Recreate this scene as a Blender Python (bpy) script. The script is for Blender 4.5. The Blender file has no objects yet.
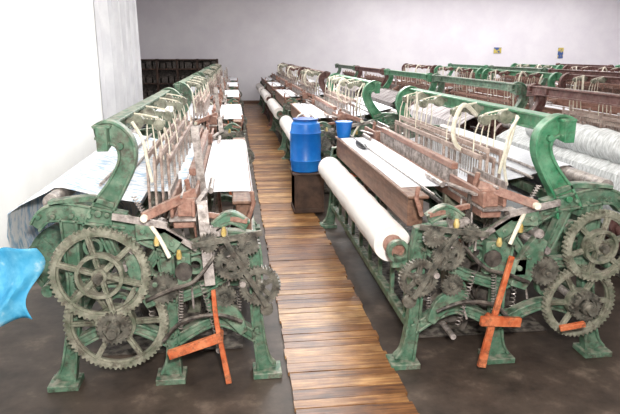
import bpy, bmesh, math, random
from mathutils import Vector, Matrix
random.seed(7)
S=bpy.context.scene
try:
    S.view_settings.view_transform='Standard'
except Exception: pass

# ---------------------------------------------------------------- materials
def lin(c):
    return tuple(((x/255)/12.92 if x/255<=0.04045 else ((x/255+0.055)/1.055)**2.4) for x in c)+(1,)
def mat(name,c1,c2=None,rough=.6,metal=0,scale=6,bump=0,lo=.4,hi=.65,stretch=(1,1,1),c3=None,detail=6,dust=0,grime=0):
    m=bpy.data.materials.new(name); m.use_nodes=True
    nt=m.node_tree; n=nt.nodes; l=nt.links; b=n['Principled BSDF']
    b.inputs['Roughness'].default_value=rough; b.inputs['Metallic'].default_value=metal
    b.inputs['Base Color'].default_value=lin(c1)
    if c2:
        tc=n.new('ShaderNodeTexCoord'); mp=n.new('ShaderNodeMapping'); mp.inputs['Scale'].default_value=stretch
        no=n.new('ShaderNodeTexNoise'); no.inputs['Scale'].default_value=scale; no.inputs['Detail'].default_value=detail
        no.inputs['Roughness'].default_value=.65
        r=n.new('ShaderNodeValToRGB'); r.color_ramp.elements[0].position=lo; r.color_ramp.elements[1].position=hi
        r.color_ramp.elements[0].color=lin(c1); r.color_ramp.elements[1].color=lin(c2)
        if c3:
            e=r.color_ramp.elements.new((lo+hi)/2); e.color=lin(c3)
        l.new(tc.outputs['Object'],mp.inputs[0]); l.new(mp.outputs[0],no.inputs['Vector'])
        l.new(no.outputs['Fac'],r.inputs[0]); out=r.outputs[0]
        if grime:   # brown oil / rust patches
            n3=n.new('ShaderNodeTexNoise'); n3.inputs['Scale'].default_value=17; n3.inputs['Detail'].default_value=8; n3.inputs['Roughness'].default_value=.75
            l.new(tc.outputs['Object'],n3.inputs['Vector'])
            r3=n.new('ShaderNodeValToRGB'); r3.color_ramp.elements[0].position=.49; r3.color_ramp.elements[1].position=.62
            r3.color_ramp.elements[0].color=(0,0,0,1); r3.color_ramp.elements[1].color=(grime,)*3+(1,)
            l.new(n3.outputs['Fac'],r3.inputs[0])
            mx=n.new('ShaderNodeMixRGB'); mx.inputs[2].default_value=lin((62,48,40)); l.new(r3.outputs[0],mx.inputs[0]); l.new(out,mx.inputs[1]); out=mx.outputs[0]
        if dust:    # lint settled on upward faces
            g=n.new('ShaderNodeNewGeometry'); sp=n.new('ShaderNodeSeparateXYZ'); l.new(g.outputs['Normal'],sp.inputs[0])
            n4=n.new('ShaderNodeTexNoise'); n4.inputs['Scale'].default_value=22; n4.inputs['Detail'].default_value=6; l.new(tc.outputs['Object'],n4.inputs['Vector'])
            mr=n.new('ShaderNodeMapRange'); mr.inputs[1].default_value=-.2; mr.inputs[2].default_value=1; mr.inputs[3].default_value=.12; mr.inputs[4].default_value=1; l.new(sp.outputs[2],mr.inputs[0])
            mr2=n.new('ShaderNodeMapRange'); mr2.inputs[1].default_value=.40; mr2.inputs[2].default_value=.60; mr2.inputs[4].default_value=dust; l.new(n4.outputs['Fac'],mr2.inputs[0])
            mu=n.new('ShaderNodeMath'); mu.operation='MULTIPLY'; l.new(mr.outputs[0],mu.inputs[0]); l.new(mr2.outputs[0],mu.inputs[1])
            mx=n.new('ShaderNodeMixRGB'); mx.inputs[2].default_value=lin((188,178,164)); l.new(mu.outputs[0],mx.inputs[0]); l.new(out,mx.inputs[1]); out=mx.outputs[0]
        l.new(out,b.inputs['Base Color'])
        if bump:
            bp=n.new('ShaderNodeBump'); bp.inputs['Strength'].default_value=bump; bp.inputs['Distance'].default_value=.01
            l.new(no.outputs['Fac'],bp.inputs['Height']); l.new(bp.outputs[0],b.inputs['Normal'])
    return m
M={}
M['green']=mat('painted_green_iron',(68,104,82),(142,156,136),.5,.05,9,.3,.42,.7,c3=(90,126,104),dust=.55,grime=.8)
M['green_bright']=mat('bright_green_paint',(44,122,84),(104,160,126),.42,.05,7,.2,dust=.3,grime=.45)
M['maroon']=mat('maroon_dusty_iron',(88,46,44),(120,86,82),.6,.05,7,.2,dust=.3,grime=.6)
M['gear']=mat('greasy_gear_iron',(92,100,82),(164,162,146),.45,.15,12,.3,.38,.66,dust=.5,grime=.75)
M['gear_dark']=mat('dark_gear_iron',(50,50,46),(122,120,110),.45,.2,14,.3,dust=.5,grime=.5)
M['steel']=mat('worn_steel',(132,124,122),(202,192,188),.4,.3,20,.1,dust=.4,grime=.6)
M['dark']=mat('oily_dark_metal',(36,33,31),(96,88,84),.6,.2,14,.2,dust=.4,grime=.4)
M['box']=mat('dark_box_wood',(58,40,32),(92,68,54),.6,0,6,.2)
M['wood']=mat('dark_brown_wood',(82,54,42),(136,100,80),.6,0,6,.3,.3,.7,(6,.6,6),dust=.2)
M['wood_red']=mat('reddish_wood',(112,70,58),(170,130,114),.55,0,6,.3,.3,.7,(6,.6,6),dust=.35,grime=.3)
M['slat']=mat('heald_wood',(132,106,96),(206,188,178),.6,0,5,.1,.3,.7,(5,.6,5),grime=.5)
M['hwire']=mat('heald_wire',(126,118,112),(194,186,180),.5,.2,9,0)
M['orange']=mat('orange_painted_lever',(184,88,48),(214,132,90),.55,0,14,.2,grime=.7)
M['cloth']=mat('white_cloth',(230,230,236),(242,242,246),.9,0,3,.05)
M['roll']=mat('cloth_roll_white',(228,220,214),(244,240,238),.9,0,4,.1,.3,.7,(5,.4,5))
M['warp']=mat('warp_yarn',(204,208,218),(238,240,244),.8,0,14,.3,.35,.65,(.6,14,.6))
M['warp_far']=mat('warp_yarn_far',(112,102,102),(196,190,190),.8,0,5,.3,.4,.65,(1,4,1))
M['warp_blue']=mat('warp_yarn_blue',(158,192,220),(242,244,248),.8,0,9,.3,.38,.52,(1.2,3,1.2))
M['warp_grey']=mat('gauze_yarn',(160,162,162),(220,222,222),.7,0,16,.4,.35,.65,(1,3,1))
M['rope']=mat('cream_rope',(212,204,184),(240,234,220),.9,0,30,.3)
M['yellow']=mat('yellow_grease',(186,158,82),(214,198,150),.5,0,18,.1,grime=.7)
M['black']=mat('black_lacquer',(18,18,20),(34,34,38),.35,0,6)
M['blue']=mat('blue_plastic',(14,104,196),(34,130,218),.35,0,3,0)
M['blue_dk']=mat('blue_lid',(16,66,140),(30,90,170),.4,0,3,0)
M['sheet']=mat('blue_sheet',(64,160,204),(206,228,236),.6,0,4,.3,.45,.66,c3=(100,182,218))
M['wall']=mat('whitewash',(232,228,234),(240,237,241),.9,0,1.2,.03)
M['walll']=mat('whitewash_daylit',(244,244,242),(250,250,248),.9,0,1.2,.03)  # paler whitewash for the left wall, its daylight glare put into the colour
M['ceil']=mat('ceiling_paint',(230,228,226),(236,234,232),.9,0,1,.03)
M['conc']=mat('grimy_floor',(50,41,36),(128,112,100),.55,0,3.2,.3,.36,.76,c3=(78,66,58),detail=9)
M['curtain']=mat('white_curtain',(204,204,208),(220,220,222),.95,0,2,.05)
M['sign']=mat('painted_sign',(60,90,150),(210,190,90),.5,0,3,0,.48,.52)

def plankmat():
    m=bpy.data.materials.new('walkway_planks'); m.use_nodes=True
    nt=m.node_tree;n=nt.nodes;l=nt.links;b=n['Principled BSDF']; b.inputs['Roughness'].default_value=.34
    at=n.new('ShaderNodeAttribute'); at.attribute_name='pl'
    tc=n.new('ShaderNodeTexCoord'); mp=n.new('ShaderNodeMapping'); mp.inputs['Scale'].default_value=(1.2,16,1)
    no=n.new('ShaderNodeTexNoise'); no.inputs['Scale'].default_value=3; no.inputs['Detail'].default_value=7
    no2=n.new('ShaderNodeTexNoise'); no2.inputs['Scale'].default_value=3.4; no2.inputs['Detail'].default_value=8; no2.inputs['Roughness'].default_value=.7
    l.new(tc.outputs['Object'],mp.inputs[0]); l.new(mp.outputs[0],no.inputs['Vector']); l.new(tc.outputs['Object'],no2.inputs['Vector'])
    ma=n.new('ShaderNodeMath'); ma.operation='MULTIPLY_ADD'; ma.inputs[1].default_value=.38
    l.new(at.outputs['Fac'],ma.inputs[0]); l.new(no.outputs['Fac'],ma.inputs[2])
    r=n.new('ShaderNodeValToRGB'); e=r.color_ramp.elements
    e[0].position=.36; e[0].color=lin((80,50,32)); e[1].position=1.0; e[1].color=lin((214,174,120))
    k=e.new(.6); k.color=lin((134,90,54)); k=e.new(.8); k.color=lin((170,124,78))
    l.new(ma.outputs[0],r.inputs[0])
    r2=n.new('ShaderNodeValToRGB'); r2.color_ramp.elements[0].position=.38; r2.color_ramp.elements[1].position=.6
    r2.color_ramp.elements[0].color=(.42,.38,.36,1); r2.color_ramp.elements[1].color=(1,1,1,1)
    l.new(no2.outputs['Fac'],r2.inputs[0])
    mx=n.new('ShaderNodeMixRGB'); mx.blend_type='MULTIPLY'; mx.inputs[0].default_value=.8
    l.new(r.outputs[0],mx.inputs[1]); l.new(r2.outputs[0],mx.inputs[2]); l.new(mx.outputs[0],b.inputs['Base Color'])
    bp=n.new('ShaderNodeBump'); bp.inputs['Strength'].default_value=.3; bp.inputs['Distance'].default_value=.01
    l.new(no.outputs['Fac'],bp.inputs['Height']); l.new(bp.outputs[0],b.inputs['Normal'])
    return m
M['plank']=plankmat()

# ---------------------------------------------------------------- mesh builder
def cr(pts,n=6):
    if len(pts)<3: return [tuple(p) for p in pts]
    P=[pts[0]]+list(pts)+[pts[-1]]; out=[]
    for i in range(1,len(P)-2):
        for k in range(n):
            t=k/n; a,b,c,d=P[i-1],P[i],P[i+1],P[i+2]
            out.append(tuple(.5*((2*b[j])+(-a[j]+c[j])*t+(2*a[j]-5*b[j]+4*c[j]-d[j])*t*t+(-a[j]+3*b[j]-3*c[j]+d[j])*t**3) for j in range(len(b))))
    out.append(tuple(pts[-1])); return out
class B:
    def __init__(s,sx=1): s.v=[]; s.f=[]; s.sx=sx; s.q=1/abs(sx)
    def add(s,vs,fs):
        o=len(s.v); s.v+=[tuple(v) for v in vs]; s.f+=[tuple(i+o for i in f) for f in fs]; return s
    def box(s,x0,x1,y0,y1,z0,z1):
        vs=[(x,y,z) for x in(x0,x1) for y in(y0,y1) for z in(z0,z1)]
        return s.add(vs,[(0,1,3,2),(4,6,7,5),(0,4,5,1),(2,3,7,6),(0,2,6,4),(1,5,7,3)])
    def beam(s,a,b,w,h,up=(0,1,0)):
        a=Vector(a);b=Vector(b);d=(b-a).normalized();up=Vector(up)
        if abs(d.dot(up))>.95: up=Vector((1,0,0))
        r=d.cross(up).normalized();q=r.cross(d).normalized()
        vs=[]
        for p in(a,b):
            for i,j in((-1,-1),(1,-1),(1,1),(-1,1)): vs.append(p+r*i*w/2+q*j*h/2)
        return s.add(vs,[(3,2,1,0),(4,5,6,7),(0,1,5,4),(1,2,6,5),(2,3,7,6),(3,0,4,7)])
    def tube(s,pts,r,seg=8,sm=0):
        if sm: pts=cr(pts,sm)
        pts=[Vector(p) for p in pts]; n=len(pts); R=r if isinstance(r,(list,tuple)) else [r]*n
        up=None; vs=[]
        for i,p in enumerate(pts):
            d=(pts[min(i+1,n-1)]-pts[max(i-1,0)]).normalized()
            if up is None: up=Vector((0,0,1)) if abs(d.z)<.9 else Vector((1,0,0))
            x=d.cross(up).normalized(); up=x.cross(d).normalized()
            for k in range(seg):
                t=2*math.pi*k/seg; vs.append(p+(x*math.cos(t)+up*math.sin(t))*R[i])
        fs=[]
        for i in range(n-1):
            for k in range(seg):
                k2=(k+1)%seg; fs.append((i*seg+k,i*seg+k2,(i+1)*seg+k2,(i+1)*seg+k))
        fs.append(tuple(range(seg))[::-1]); fs.append(tuple((n-1)*seg+k for k in range(seg)))
        return s.add(vs,fs)
    def cyl(s,a,b,r,seg=20): return s.tube([a,b],r,seg)
    def _raw(s,p,v0,v1):
        vs=[];N=len(p)
        for i in range(N):
            a=p[max(i-1,0)];b=p[min(i+1,N-1)]
            du,dz=b[0]-a[0],b[1]-a[1];L=math.hypot(du,dz) or 1
            nu,nz=-dz/L,du/L;w=p[i][2]/2
            for v in(v0,v1):
                vs.append((p[i][0]+nu*w,v,p[i][1]+nz*w)); vs.append((p[i][0]-nu*w,v,p[i][1]-nz*w))
        fs=[]
        for i in range(N-1):
            o=i*4;q=o+4
            fs+=[(o,o+1,q+1,q),(o+2,q+2,q+3,o+3),(o,q,q+2,o+2),(o+1,o+3,q+3,q+1)]
        fs+=[(0,2,3,1),((N-1)*4,(N-1)*4+1,(N-1)*4+3,(N-1)*4+2)]
        return s.add(vs,fs)
    def cast(s,pts,v0,v1,n=6):
        return s._raw(cr(pts,n) if len(pts)>2 else pts,v0,v1)
    def ribcast(s,pts,v0,v1,n=6):
        s.cast(pts,v0+(v1-v0)*.3,v1-(v1-v0)*.3,n)
        p=cr(pts,n) if len(pts)>2 else pts
        N=len(p)
        for sg in(-1,1):
            q=[]
            for i in range(N):
                a=p[max(i-1,0)];b=p[min(i+1,N-1)]
                du,dz=b[0]-a[0],b[1]-a[1];L=math.hypot(du,dz) or 1
                w=p[i][2]/2-.007
                q.append((p[i][0]-dz/L*w*sg,p[i][1]+du/L*w*sg,.015))
            s._raw(q,v0,v1)
        return s
    def ring(s,c,ro,ri,t,teeth=0,td=.012,seg=56):
        n=teeth*4 if teeth else seg; vs=[]
        for v in(c[1]-t/2,c[1]+t/2):
            for k in range(n):
                a=2*math.pi*k/n; R=ro+(td if teeth and k%4 in(0,1) else 0)
                vs.append((c[0]+R*math.cos(a)*s.q,v,c[2]+R*math.sin(a)))
                vs.append((c[0]+ri*math.cos(a)*s.q,v,c[2]+ri*math.sin(a)))
        fs=[];o=2*n
        for k in range(n):
            a=2*k;b=2*((k+1)%n)
            fs+=[(a,b,b+1,a+1),(o+a,o+a+1,o+b+1,o+b),(a,o+a,o+b,b),(a+1,b+1,o+b+1,o+a+1)]
        return s.add(vs,fs)
    def wheel(s,c,R,t=.045,teeth=0,spokes=6,rim=.03,hub=.05,ph=0,inner=0):
        s.ring(c,R,R-rim,t,teeth)
        s.ring(c,R-rim+.002,R-rim-.012,t*.4)
        if inner: s.ring((c[0],c[1]-t*.3,c[2]),inner,inner-.02,t*1.1,0)
        for k in range(spokes):
            a=ph+2*math.pi*k/spokes; ca,sa=math.cos(a)*s.q,math.sin(a)
            p0=(c[0]+ca*hub*.7,c[1],c[2]+sa*hub*.7);p1=(c[0]+ca*(R-rim*.7),c[1],c[2]+sa*(R-rim*.7))
            s.beam(p0,p1,.03,t*.45,(0,1,0)); s.beam(p0,p1,.010,t*.9,(0,1,0))
        s.cyl((c[0],c[1]-t*.9,c[2]),(c[0],c[1]+t*.9,c[2]),hub,22)
        s.cyl((c[0],c[1]-t*1.4,c[2]),(c[0],c[1]-t*.8,c[2]),hub*.5,14)
        return s
    def spring(s,a,b,r,turns,wr=.003):
        a=Vector(a);b=Vector(b);d=(b-a);dn=d.normalized();x=dn.orthogonal().normalized();y=dn.cross(x)
        n=turns*8; s.tube([a+d*(i/n)+(x*math.cos(i*math.pi/4)+y*math.sin(i*math.pi/4))*r for i in range(n+1)],wr,4)
        return s
    def sheet(s,prof,v0,v1,nv=12,th=.004,wav=0):
        P=[];N=len(prof)
        for j in range(nv+1):
            v=v0+(v1-v0)*j/nv
            for i,p in enumerate(prof):
                P.append((p[0],v,p[1]+wav*math.sin(v*7+i)))
        top=len(P); P+=[(p[0],p[1],p[2]-th) for p in P]
        fs=[]
        for j in range(nv):
            for i in range(N-1):
                a=j*N+i; fs.append((a,a+1,a+N+1,a+N)); fs.append((top+a,top+a+N,top+a+N+1,top+a+1))
        for j in range(nv):
            for i in(0,N-1):
                a=j*N+i; fs.append((a,a+N,top+a+N,top+a))
        for i in range(N-1):
            for j in(0,nv):
                a=j*N+i; fs.append((a,a+1,top+a+1,top+a))
        return s.add(P,fs)
    def mesh(s,name,m,bev=0):
        me=bpy.data.meshes.new(name)
        me.from_pydata([(s.sx*x,y,z) for x,y,z in s.v],[],s.f)
        bm=bmesh.new();bm.from_mesh(me)
        bmesh.ops.recalc_face_normals(bm,faces=bm.faces)
        if bev:
            es=[e for e in bm.edges if len(e.link_faces)==2 and e.calc_face_angle(0)>1.0]
            bmesh.ops.bevel(bm,geom=es,offset=bev,segments=1,affect='EDGES',clamp_overlap=True)
        bm.to_mesh(me);bm.free()
        me.materials.append(M[m] if isinstance(m,str) else m)
        me.shade_smooth(); me.set_sharp_from_angle(angle=math.radians(35))
        return me
C=S.collection
def obj(name,me,parent=None,loc=(0,0,0)):
    o=bpy.data.objects.new(name,me);C.objects.link(o);o.location=loc
    if parent: o.parent=parent
    return o
def empty(name,loc):
    o=bpy.data.objects.new(name,None);C.objects.link(o);o.location=loc;o.empty_display_size=.2;return o

# ---------------------------------------------------------------- loom
L=3.1
def loom_meshes(sx):
    """u: 0 = cloth side at walkway .. 1.35 = warp side; v: 0..L along loom"""
    R={}; left=sx<0
    def side(v0,v1,far=False):
        b=B(sx)
        b.ribcast([(.0,.03,.13),(.03,.12,.09),(.06,.4,.075),(.06,.7,.09),(.09,.86,.11)],v0,v1)
        b.ribcast([(.04,.83,.09),(.25,.86,.08),(.45,.80,.08),(.65,.86,.10),(.85,.97,.10)],v0,v1)
        b.ribcast([(.60,.03,.14),(.58,.15,.09),(.57,.45,.08),(.60,.84,.11)],v0,v1)
        b.ribcast([(1.24,.03,.14),(1.20,.15,.09),(1.13,.55,.08),(1.12,1.0,.10)],v0,v1)
        b.ribcast([(.80,.97,.09),(.95,1.0,.10),(1.12,1.03,.11),(1.24,1.02,.09),(1.31,.95,.07)],v0,v1)
        b.ribcast([(.05,.24,.07),(.3,.36,.06),(.58,.24,.07)],v0,v1)
        b.ribcast([(.58,.24,.07),(.88,.36,.06),(1.2,.24,.07)],v0,v1)
        b.ribcast([(.08,.78,.06),(.3,.6,.06),(.57,.5,.06)],v0,v1)
        b.ribcast([(.6,.5,.06),(.85,.62,.06),(1.13,.62,.06)],v0,v1)
        b.ribcast([(.62,.8,.06),(.8,.64,.05),(.95,.95,.06)],v0,v1)
        for u in(.0,.6,1.24): b.box(u-.09,u+.09,v0-.04,v1+.04,0,.035)
        for u,z,r in((.3,.48,.07),(.42,.70,.05),(.88,.48,.07),(1.0,.83,.055)):
            b.ring((u,(v0+v1)/2,z),r,r-.02,(v1-v0)*.7,0,0,24)
        b.cast([(.86,1.06,.03),(1.0,1.10,.03),(1.22,1.08,.03)],v0,v1)
        for u in(.9,1.0,1.1,1.2,1.28): b.cyl((u,v0-.012,1.01),(u,v1+.012,1.01),.014,8)
        for u,z in((.06,.3),(.06,.55),(.09,.84),(.58,.3),(.6,.78),(1.17,.3),(1.13,.7)): b.cyl((u,v0-.014,z),(u,v1+.014,z),.016,8)
        return b
    R['side_frame_near']=(side(0,.07),'green',.003)
    R['side_frame_far']=(side(L-.07,L),'green',.003)
    # top posts + rail
    b=B(sx)
    for v0 in(.0,L-.08):
        b.ribcast([(.97,.93,.17),(.92,1.05,.13),(.83,1.18,.105),(.77,1.30,.10),(.78,1.40,.11),(.86,1.455,.12),(.94,1.45,.07)],v0,v0+.08)
        b.cyl((.80,v0-.01,1.38),(.80,v0+.09,1.38),.02,10); b.cyl((.95,v0-.01,1.02),(.95,v0+.09,1.02),.02,10)
    b.box(.84,.93,-.03,L+.03,1.475,1.492); b.box(.875,.895,-.03,L+.03,1.40,1.475); b.box(.85,.92,-.03,L+.03,1.392,1.405)
    for s0,s1 in((-.05,.4),(L+.05,L-.4)):
        vs=[]
        for v,zb in((s0,1.36),(s1,1.41)):
            for u in(.855,.915): vs+=[(u,v,zb),(u,v,1.485)]
        b.add(vs,[(0,1,3,2),(4,6,7,5),(0,4,5,1),(2,3,7,6),(1,5,7,3),(0,2,6,4)])
    R['top_rail']=(b,'green' if left else 'green_bright',.003)
    # longitudinal stretchers
    b=B(sx)
    b.box(.02,.08,.05,L-.05,.50,.56); b.box(.02,.07,.05,L-.05,.22,.27)
    n=9
    for i in range(n):
        v=.18+i*(L-.36)/(n-1); b.box(.035,.06,v-.02,v+.02,.26,.51)
    b.box(1.14,1.2,.05,L-.05,.32,.38); b.box(.56,.62,.05,L-.05,.16,.22); b.box(1.05,1.1,.05,L-.05,.9,.96)
    b.box(.08,.16,.06,.12,.72,.86)
    R['stretcher_rails']=(b,'green',.003)
    # breast beam
    b=B(sx)
    b.box(.07,.17,.30,L-.12,.80,.985); b.box(.055,.19,.25,L-.08,.985,1.005)
    R['breast_beam']=(b,'wood',.006)
    # cloth roll
    ru,rz,r0=(.12,.62,.075) if left else (-.02,.69,.118)
    b=B(sx)
    n=24; pts=[];rr=[]
    for i in range(n+1):
        pts.append((ru,.30+(L-.52)*i/n,rz)); rr.append(r0+.003*math.sin(i*1.7))
    b.tube(pts,rr,36)
    R['cloth_roll']=(b,'roll',0)
    b=B(sx); b.tube([(ru,.18,rz),(ru,.26,rz),(ru,.27,rz),(ru,.29,rz),(ru,L-.21,rz),(ru,L-.12,rz)],[.045,.045,.062,.062,.062,.045],20)
    R['cloth_roll_core']=(b,'wood_red',0)
    b=B(sx)
    for v in(.16,L-.14):
        b.cast([(ru+.10,rz-.07,.05),(ru+.04,rz-.07,.06),(ru-.03,rz-.06,.08)],v-.02,v+.02); b.ring((ru,v,rz),.07,.045,.04,0,0,24)
    R['roll_brackets']=(b,'green',0)
    # woven cloth
    b=B(sx)
    if left: b.sheet([(.13,.70),(.05,.85),(.045,.96),(.055,1.0),(.08,1.012),(.16,1.014),(.28,1.014),(.40,1.012)],.50,L-.30,16,.004,0)
    else: b.sheet([(.08,1.009),(.16,1.013),(.28,1.013),(.40,1.012)],.50,L-.30,16,.004,.0012)
    R['woven_cloth']=(b,'cloth',0)
    b=B(sx); b.cyl((.33,.42,1.035),(.33,.75,1.035),.018,12); b.cyl((.33,L-.55,1.035),(.33,L-.25,1.035),.018,12)
    if not left: b.cyl((.20,.2,1.025),(.20,L-.15,1.025),.006,8)
    R['temple_rods']=(b,'steel',0)
    # sley
    b=B(sx)
    b.box(.41,.53,-.02,L+.02,.93,1.0); b.box(.43,.475,.55,L-.55,1.105,1.15)
    for v0,v1 in((-.06,.50),(L-.5,L+.06)):
        b.box(.40,.42,v0,v1,1.0,1.09); b.box(.52,.54,v0,v1,1.0,1.10); b.box(.40,.50,v0+.02,v0+.06,1.0,1.10)
    R['sley']=(b,'wood_red',.005)
    b=B(sx)
    b.box(.445,.455,.5,L-.5,1.0,1.105)
    for i in range(90):
        v=.52+i*(L-1.04)/89; b.box(.440,.460,v-.003,v+.003,1.0,1.105)
    R['reed']=(b,'steel',0)
    b=B(sx)
    for v0,v1 in((-.08,.50),(L-.5,L+.08)):
        b.box(.395,.545,v0,v1,.985,.998); b.cyl((.47,v0,1.12),(.47,v1,1.12),.008,8); b.box(.535,.548,v0+.05,v1-.05,1.04,1.14)
        b.beam((.39,v0+.1,1.06),(.35,v1-.1,1.05),.012,.03)
    R['shuttle_box_plates']=(b,'steel',0)
    # sley swords + crank arms
    b=B(sx)
    for v in(.62,L-.62):
        b.cast([(.5,.12,.1),(.46,.4,.06),(.46,.7,.07),(.47,.94,.12)],v-.025,v+.025)
        b.ribcast([(.8,.72,.1),(.65,.76,.06),(.48,.8,.09)],v+.03,v+.08)
    R['sley_swords']=(b,'gear',.003)
    # healds
    b=B(sx); w=B(sx)
    for i,u in enumerate((.60,.645,.69,.735)):
        dz=(.0,.045,-.02,.03)[i]; zt=1.21 if left else 1.19
        for z in(.82,zt): b.box(u-.010,u+.010,.48,L-.48,z+dz-.018,z+dz+.018)
        nn=6 if left else 3
        for q in range(nn+1):
            v=.49+(L-.98)*q/nn; b.box(u-.008,u+.008,v-.011,v+.011,.82+dz,zt+dz+(.05 if left else 0))
        for k in range(46):
            v=.52+k*(L-1.04)/45+i*.011; w.box(u-.001,u+.001,v-.0014,v+.0014,.83+dz,zt-.01+dz)
    R['heald_frames']=(b,'slat',.002); R['heald_wires']=(w,'hwire',0)
    # harness straps and pulleys
    b=B(sx); g=B(sx)
    for v in(.62,1.15,1.95,L-.62):
        g.cyl((.80,v-.03,1.44),(.80,v+.03,1.44),.045,16); g.cyl((.66,v-.03,1.42),(.66,v+.03,1.42),.035,14)
        g.beam((.88,v,1.45),(.62,v,1.43),.03,.02,(0,1,0))
        for u in(.60,.645,.69,.735):
            b.tube([(u,v,1.20),(u+(.01),v+.01,1.34),(.69+ (u-.66)*.6,v,1.46)],.0045,6,3)
        b.tube([(.66,v,1.46),(.75,v,1.48),(.82,v,1.49)],.006,6,4)
    R['harness_cords']=(b,'rope',0); R['harness_pulleys']=(g,'gear',0)
    b=B(sx)
    if not left:
        b.tube([(.74,.95,1.42),(.60,.85,1.50),(.52,.80,1.36),(.56,.82,1.22),(.70,.86,1.16)],.016,8,6)
        b.tube([(.84,.52,1.46),(.80,.50,1.30),(.77,.5,1.15),(.8,.5,1.0)],.010,8,6)
        b.beam((.72,2.35,1.5),(.74,2.35,1.08),.05,.008,(1,0,0)); b.beam((.66,2.45,1.46),(.66,2.45,1.05),.04,.008,(1,0,0))
    b.tube([(.80,.42,1.46),(.74,.40,1.36),(.72,.40,1.24),(.70,.42,1.10)],.011,8,6)
    R['loose_ropes']=(b,'rope',0)
    # warp
    b=B(sx)
    wv=.22 if left else .52
    b.sheet([(.47,1.018),(.62,1.02),(.75,1.025)],.52,L-.50,14,.004)
    b.sheet([(.75,1.025),(.95,1.06),(1.20,1.125),(1.245,1.125),(1.29,1.10)]+([(1.45,1.03)] if left else []),wv if left else .52,L-.50,14,.004)
    if left: b.sheet([(1.45,1.03),(1.53,.98),(1.55,.85),(1.53,.70)],wv,L-.5,14,.004)
    else: b.sheet([(1.29,1.10),(1.38,.95),(1.46,.75),(1.47,.66)],.52,L-.50,14,.004)
    R['warp_sheet']=(b,None,0)
    b=B(sx); b.cyl((1.23,.08,1.07),(1.23,L-.08,1.07),.045,20); b.cyl((.92,.4,1.07),(.92,L-.4,1.07),.010,8); b.cyl((1.02,.4,1.095),(1.02,L-.4,1.095),.010,8)
    R['back_rest']=(b,'steel',0)
    wb=1.27
    b=B(sx); b.cyl((wb,.5,.60),(wb,L-.48,.60),.20,40)
    R['warp_beam_yarn']=(b,None,0)
    b=B(sx)
    for v in(.48,L-.46):
        b.wheel((wb,v,.60),.25,.03,0,8,.03,.06)
        b.cyl((wb,v-.006,.60),(wb,v+.006,.60),.24,30)
    b.cyl((wb,-.02,.60),(wb,L+.02,.60),.035,16)
    R['warp_beam_flanges']=(b,'green',0)
    # big gears near end
    if left: g1=(.945,-.09,.71);r1=.25;g2=(.89,-.035,.41);r2=.27
    else: g1=(1.11,-.09,.76);r1=.205;g2=(1.06,-.035,.39);r2=.215
    b=B(sx)
    b.wheel(g1,r1,.045,int(r1*235),6,.026,.042,.3,r1*.5)
    b.wheel(g2,r2,.045,int(r2*235),6,.026,.045,.0,r2*.4)
    R['large_spur_gears']=(b,'gear',0)
    b=B(sx)
    b.wheel((g2[0],-.11,g2[2]),.08,.05,22,4,.02,.04)
    b.cyl((g2[0],-.20,g2[2]),(g2[0],.0,g2[2]),.028,14)
    b.cyl((g1[0],-.17,g1[2]),(g1[0],.0,g1[2]),.025,14)
    b.wheel((g1[0]-r1-.09,-.04,.60),.075,.05,20,0,.06,.03)
    R['pinions']=(b,'gear_dark',0)
    b=B(sx)
    b.cyl((g2[0],-.1,g2[2]),(g2[0],L+.18,g2[2]),.025,14)
    b.tube([(.82,-.05,.725),(.82,.55,.725),(.80,.60,.78),(.80,.72,.78),(.82,.76,.725),(.82,L-.76,.725),(.80,L-.72,.78),(.80,L-.6,.78),(.82,L-.55,.725),(.82,L+.18,.725)],.023,12)
    b.cyl((.14,-.1,.62),(.14,.3,.62),.018,12); b.cyl((.22,-.1,.80),(.22,.3,.80),.018,12)
    b.cyl((.30,.0,.18),(.30,L,.18),.018,12)
    b.cyl((.36,.1,.66),(.36,L-.1,.66),.015,10)
    R['shafts']=(b,'steel',0)
    # take-up gear train
    b=B(sx)
    b.wheel((.04,-.07,.60),.105,.035,34,5,.022,.03,.2)
    b.wheel((.20,-.10,.745),.085,.03,28,5,.022,.03,.5)
    b.wheel((.10,-.12,.86),.05,.03,18,0,.04,.02)
    b.wheel((.25,-.05,.54),.055,.03,18,4,.02,.02)
    b.beam((.0,-.13,.50),(.24,-.13,.90),.03,.012); b.beam((.02,-.12,.92),(.42,-.12,.86),.03,.014)
    b.wheel((.33,-.08,.86),.045,.03,18,0,.035,.02)
    b.cyl((.0,-.06,.45),(.0,-.03,.45),.04,14)
    R['take_up_gears']=(b,'gear_dark',0)
    b=B(sx)
    for i,v in enumerate((.2,.28,.36,.44)):
        b.wheel((.62+.0,v,.36+.02*(i%2)),.11,.03,0,0,.07,.05)
    for i in range(4):
        v=.2+.08*i
        b.beam((.25,v,.20+.02*(i%2)),(.85,v,.22-.02*(i%2)),.03,.02,(0,1,0))
        b.cyl((.62,v,.50),(.64,v,.80),.006,6)
    b.beam((.36,.12,.30),(.40,.12,1.05),.035,.02); b.beam((.3,.2,.66),(.52,.2,.62),.05,.03)
    b.cast([(.20,.35,.05),(.34,.5,.07),(.40,.66,.06)],.10,.15)
    b.cyl((.48,-.08,.70),(.48,-.05,.70),.05,16)
    b.tube([(.3,-.08,.78),(.42,-.12,.66),(.55,-.12,.62),(.7,-.09,.55)],.012,8,5)
    b.tube([(.15,-.10,.40),(.3,-.12,.46),(.5,-.1,.42),(.62,-.08,.30)],.012,8,5)
    for k in range(14):
        u=random.uniform(.1,.75);z=random.uniform(.25,.85);v=random.uniform(.12,.5)
        b.beam((u,v,z),(u+random.uniform(-.12,.12),v+random.uniform(-.04,.04),z+random.uniform(-.2,.2)),random.uniform(.012,.035),.014)
    b.wheel((.82,L+.12,.725),.2,.05,0,5,.03,.04)
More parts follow.
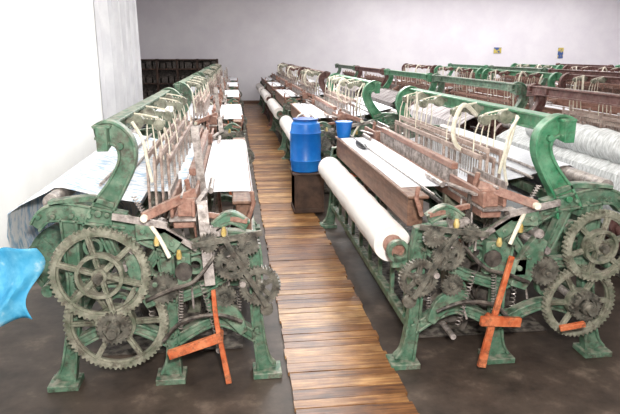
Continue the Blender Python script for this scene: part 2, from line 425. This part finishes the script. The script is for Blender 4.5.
    b.tube([(.75,.55,.22),(.75,.57,.22),(.75,.60,.22),(.75,.90,.22),(.75,.93,.22)],[.05,.11,.13,.13,.09],20)
    b.box(.15,1.1,.35,2.9,.005,.015)  # thin dark sheet lying on the floor under the loom
    R['cams_levers_floor_sheet']=(b,'dark',0)
    # green brackets and castings at the working end
    b=B(sx)
    b.cast([(.66,.50,.10),(.72,.66,.14),(.78,.8,.08)],-.05,.0)
    b.box(.44,.52,-.06,.0,.60,.80); b.box(.60,.70,-.05,.0,.58,.68)
    b.cast([(.14,.30,.05),(.22,.42,.10),(.36,.48,.05)],-.04,.0)
    b.cast([(.50,.84,.10),(.62,.92,.08),(.74,.93,.10)],-.06,-.01)
    b.ribcast([(.30,.93,.06),(.20,.98,.07),(.10,.93,.06)],-.03,.03)
    for u,z in((.48,.77),(.48,.63),(.65,.63),(.70,.70),(.54,.86),(.70,.93)): b.cyl((u,-.075,z),(u,-.03,z),.016,8)
    R['end_castings']=(b,'green',.003)
    b=B(sx)
    for (a,c) in (((.3,-.05,.28),(.38,-.05,.62)),((.52,-.05,.35),(.50,-.05,.62)),((.70,.1,.18),(.72,.1,.60)),((.18,.1,.22),(.16,.1,.5)),((.62,-.03,.90),(.74,-.03,1.12))):
        b.spring(a,c,.014,16)
    for k in range(14):
        u=random.uniform(.15,.8);v=random.uniform(-.04,.5);z=random.uniform(.3,.8)
        b.cyl((u,v,z),(u+random.uniform(-.05,.05),v+.02,z+random.uniform(.1,.3)),.007,6)
    b.box(.22,.34,-.03,.02,.88,.93); b.beam((.40,-.05,.82),(.62,-.05,.97),.03,.02); b.beam((.56,-.06,.96),(.86,-.06,1.02),.035,.02)
    b.cyl((.60,-.06,.95),(.60,.02,.95),.035,16); b.cyl((.76,-.05,.83),(.76,.03,.83),.03,16)
    if left:
        b.beam((.33,-.08,.62),(.36,-.02,1.08),.06,.03); b.beam((.38,.5,.95),(.42,.5,1.42),.05,.03); b.beam((.42,.9,1.0),(.44,.9,1.36),.035,.03)
    R['springs_and_rods']=(b,'steel',0)
    b=B(sx)
    b.tube([(.34,.28,.14),(.37,.24,.5),(.42,.20,.9),(.46,.18,1.16)],[.022,.022,.02,.016],8)
    b.tube([(.34,L-.28,.14),(.37,L-.24,.5),(.42,L-.20,.9),(.46,L-.18,1.16)],[.022,.022,.02,.016],8)
    b.beam((.40,.02,1.12),(.68,-.14,1.03),.05,.035); b.beam((.10,-.02,.96),(.36,.04,.99),.03,.03)
    b.tube([(.10,.1,.92),(.06,.1,1.03),(.07,.1,1.10)],.014,8)
    R['picking_sticks']=(b,'wood_red',.004)
    b=B(sx)
    b.tube([(.66,-.05,.97),(.60,-.10,.9),(.55,-.12,.80)],.012,8,4); b.cyl((.67,-.17,1.03),(.67,-.1,1.03),.020,12)
    R['picker_straps']=(b,'rope',0)
    b=B(sx)
    if left:
        b.cast([(.24,.06,.035),(.27,.25,.03),(.30,.45,.028),(.31,.62,.025)],-.17,-.145)
        b.beam((.27,-.19,.36),(.58,-.19,.27),.05,.03,(0,1,0))
        b.cyl((.28,-.2,.35),(.28,-.1,.35),.018,12)
    else:
        b.cast([(.42,.06,.05),(.45,.25,.04),(.50,.50,.03),(.55,.74,.028)],-.17,-.145)
        b.beam((.38,-.19,.37),(.62,-.19,.35),.055,.03,(0,1,0)); b.beam((.86,-.2,.30),(1.0,-.22,.33),.03,.03,(0,1,0))
        b.cyl((.46,-.2,.36),(.46,-.1,.36),.02,12)
    R['starting_lever']=(b,'orange',.003)
    b=B(sx)
    for u,z in((.24,.92),(.5,.80),(.62,.88)): b.tube([(u,-.09,z-.02),(u,-.09,z),(u,-.09,z+.03)],[.014,.018,.010],10)
    R['grease_cups']=(b,'yellow',0)
    return R
def build_bank(sx):
    return {k:b.mesh(k+('_mesh_a' if sx>0 else '_mesh_b'),m or 'warp',bev) for k,(b,m,bev) in loom_meshes(sx).items()}
bankR=build_bank(1); bankL=build_bank(-.93)
def loom(bank,x,y,warp,frame=None,rail=None):
    e=empty('power_loom',(x,y,0))
    for k,me in bank.items():
        o=obj(k,me,e)
        mt=None
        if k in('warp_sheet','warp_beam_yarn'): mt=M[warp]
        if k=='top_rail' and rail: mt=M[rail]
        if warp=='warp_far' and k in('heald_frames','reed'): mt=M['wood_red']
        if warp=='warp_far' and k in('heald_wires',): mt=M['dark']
        if frame and k in('side_frame_near','side_frame_far','stretcher_rails','roll_brackets','harness_pulleys','sley_swords','end_castings','warp_beam_flanges'): mt=M[frame]
        if mt: o.material_slots[0].link='OBJECT'; o.material_slots[0].material=mt
    return e
ys=[3.2,7.5,11.6,15.5,19.1]
for i,y in enumerate(ys):
    loom(bankL,.14,y,'warp_blue' if i==0 else 'warp')
    loom(bankR,.97 if i==0 else .88,y,'warp',None if i<2 else ('maroon' if i%2 else None),None if i<2 else 'maroon')
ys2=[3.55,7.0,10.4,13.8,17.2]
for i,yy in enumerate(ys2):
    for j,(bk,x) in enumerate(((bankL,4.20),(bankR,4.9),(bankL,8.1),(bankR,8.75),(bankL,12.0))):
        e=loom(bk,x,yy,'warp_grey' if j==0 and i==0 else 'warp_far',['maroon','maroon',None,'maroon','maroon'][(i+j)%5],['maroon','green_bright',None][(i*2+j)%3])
        if i==0 and j==0:
            b=B(-1); n=20
            b.tube([(1.27,.35+1.7*q/n,1.14) for q in range(n+1)],[.12+.008*math.sin(q*2.1) for q in range(n+1)],30)
            obj('gauze_roll',b.mesh('gauze','warp_grey'),e)

# ---------------------------------------------------------------- room
def boxobj(name,x0,x1,y0,y1,z0,z1,m):
    return obj(name,B().box(x0,x1,y0,y1,z0,z1).mesh(name,m))
boxobj('floor',-5,16,-1.5,23.2,-.1,0,'conc')
boxobj('ceiling',-5,16,-1.5,23.2,4.5,4.6,'ceil')
boxobj('wall_back',-5,16,23.0,23.2,0,4.5,'wall')
boxobj('wall_right',15.8,16,-1.5,23.0,0,4.5,'wall')
boxobj('wall_left',-2.35,-2.2,-1.5,14.2,0,4.5,'walll')
boxobj('wall_front',-2.2,15.8,-1.5,-1.35,0,4.5,'wall')
boxobj('wall_left_return',-5,-2.35,14.05,14.2,0,4.5,'wall')
boxobj('wall_left_rear',-5,-4.85,14.2,23.0,0,4.5,'wall')
boxobj('baseboard_back',-4.8,15.8,22.97,23.0,0,.12,'wood')
# curtain
b=B(); n=90; vs=[]
for i in range(n+1):
    y=10.4+3.6*i/n; f=min(1,i/14); x=-2.19+.10*f+f*(.05*math.sin(i*.75)+.02*math.sin(i*1.9))
    for z in(.05,1.5,3,4.4): vs.append((x+f*.01*math.sin(z*2+i),y,z))
b.add(vs,[(i*4+k,i*4+k+1,(i+1)*4+k+1,(i+1)*4+k) for i in range(n) for k in range(3)])
obj('white_curtain',b.mesh('curtain','curtain'))
# small enamel signs on the back wall
for x,z,w,h in((10.15,1.95,.30,.22),(12.75,1.85,.22,.40)):
    b=B(); b.box(x-w/2,x+w/2,22.97,22.995,z-h/2,z+h/2); obj('wall_sign',b.mesh('sign','sign',.004))
# walkway of cross boards
b=B(); cols=[]; y=.2
while y<22.6:
    w=random.uniform(.075,.12); j=random.uniform(-.008,.008)
    b.box(.265+j,.895+j+random.uniform(-.01,.01),y,y+w-.006,0.001,.020+random.uniform(0,.004)); c=random.random(); cols+= [c]*8; y+=w
me=b.mesh('walkway','plank'); at=me.attributes.new('pl','FLOAT','POINT')
for i,c in enumerate(cols): at.data[i].value=c
obj('wooden_walkway',me)

# drum on box
e=empty('blue_plastic_drum',(.80,6.95,.50))
b=B(); prof=[(0,.15),(.01,.165),(.12,.178),(.135,.185),(.15,.178),(.3,.182),(.44,.178),(.455,.186),(.47,.178),(.56,.165),(.585,.14),(.60,.14)]
b.tube([(0,0,z) for z,r in prof],[r for z,r in prof],36); obj('drum_body',b.mesh('drum','blue'),e)
b=B(); b.tube([(0,0,.59),(0,0,.60),(0,0,.615),(0,0,.62)],[.13,.15,.15,.13],32); obj('drum_lid',b.mesh('lid','blue_dk'),e)
b=B(); b.tube([(-.10,0,.62),(-.07,0,.655),(0,0,.67),(.07,0,.655),(.10,0,.62)],.01,8,4); obj('drum_handle',b.mesh('dh','rope'),e)
e=empty('wooden_box',(.82,6.95,.03))
b=B()
b.box(-.17,.17,-.18,.18,.0,.45); b.box(-.19,.19,-.2,.2,.45,.47); b.box(-.18,.18,-.19,.19,.0,.05)
for x in(-.17,.15): b.box(x,x+.025,-.195,.195,.05,.45)
obj('box_boards',b.mesh('crate','box',.004),e)
# small blue bucket standing on the breast beam end beside the drum
e=empty('blue_bucket',(1.10,6.10,1.005))
b=B(); b.tube([(0,0,0),(0,0,.01),(0,0,.15),(0,0,.16),(0,0,.165)],[.06,.065,.085,.092,.088],24); obj('bucket_body',b.mesh('bucket','blue'),e)
# shuttle on cloth
b=B(); b.tube([(1.13,5.15,1.04),(1.13,5.22,1.04),(1.13,5.27,1.04),(1.12,5.42,1.04),(1.12,5.48,1.04),(1.12,5.56,1.04)],[.003,.022,.028,.028,.022,.003],12)
obj('weaving_shuttle',b.mesh('shuttle','black'))
# blue sheet draped at the left loom back
b=B(); vs=[];nx,nz=30,18
for i in range(nx+1):
    for k in range(nz+1):
        s=k/nz; t=i/nx
        z=.88-(.50-.14*t)*s; x=-1.64+.62*t+.03*math.sin(s*7+t*6)-.06*s*t
        yv=3.05+.03*math.sin(t*19+s*3)-.05*s+.03*math.sin(s*6)
        vs.append((x,yv,z+.02*math.sin(t*9)))
b.add(vs,[(i*(nz+1)+k,i*(nz+1)+k+1,(i+1)*(nz+1)+k+1,(i+1)*(nz+1)+k) for i in range(nx) for k in range(nz)])
o=obj('blue_plastic_sheet',b.mesh('bsheet','sheet')); md=o.modifiers.new('t','SOLIDIFY'); md.thickness=.004
# storage rack at the back left
e=empty('storage_rack',(-2.0,22.3,0)); b=B()
for x in(-1.4,-.7,0,.7,1.4):
    for y in(-.2,.2): b.box(x-.03,x+.03,y-.03,y+.03,0,1.65)
for z in(.3,.8,1.3,1.62): b.box(-1.43,1.43,-.23,.23,z-.02,z+.02)
obj('rack_frame',b.mesh('rack','box',.004),e)
b=B(); b.box(-1.4,1.4,.18,.2,.02,1.6)
for z in(.32,.82,1.32):
    x=-1.3
    while x<1.2:
        w=random.uniform(.12,.25); b.box(x,x+w,-.18,.18,z,z+random.uniform(.15,.27)); x+=w+.05
obj('rack_boxes',b.mesh('rb','dark',.006),e)

# ---------------------------------------------------------------- lights
def area(n,loc,sz,sy,en,col=(1,1,1),tgt=None,rot=(0,0,0)):
    l=bpy.data.lights.new(n,'AREA');l.shape='RECTANGLE';l.size=sz;l.size_y=sy;l.energy=en;l.color=col
    o=bpy.data.objects.new(n,l);C.objects.link(o);o.location=loc
    if tgt: o.rotation_euler=(Vector(tgt)-Vector(loc)).to_track_quat('-Z','Y').to_euler()
    else: o.rotation_euler=rot
area('ceiling_light_1',(1,5,4.4),3,6,145,(1,.98,.94))
area('ceiling_light_2',(2,14,4.4),5,8,380,(1,.98,.96))
area('ceiling_light_3',(10,8,4.4),8,10,470,(1,.98,.97))
area('ceiling_light_4',(9,18,4.4),10,7,720,(1,.98,.99))
area('left_wall_fill',(-.6,7.5,4.3),.5,9,330,(1,1,1),(-2.2,6.5,1.4))  # added lamp aimed at the left wall to brighten it, in place of daylight
area('camera_flash',(.15,-.1,2.25),.25,.18,190,(1,.97,.91),(.6,4,.8))
w=bpy.data.worlds.new('World');S.world=w;w.use_nodes=True
w.node_tree.nodes['Background'].inputs[0].default_value=(.8,.85,.9,1);w.node_tree.nodes['Background'].inputs[1].default_value=.3

# ---------------------------------------------------------------- camera
cd=bpy.data.cameras.new('cam');cam=bpy.data.objects.new('camera',cd);C.objects.link(cam);S.camera=cam
cd.sensor_width=36;cd.lens=36*600/620
p=math.atan(154/600);psi=math.radians(7.0)
cam.location=(0,0,1.85);cam.rotation_euler=(math.pi/2-p,0,-psi)
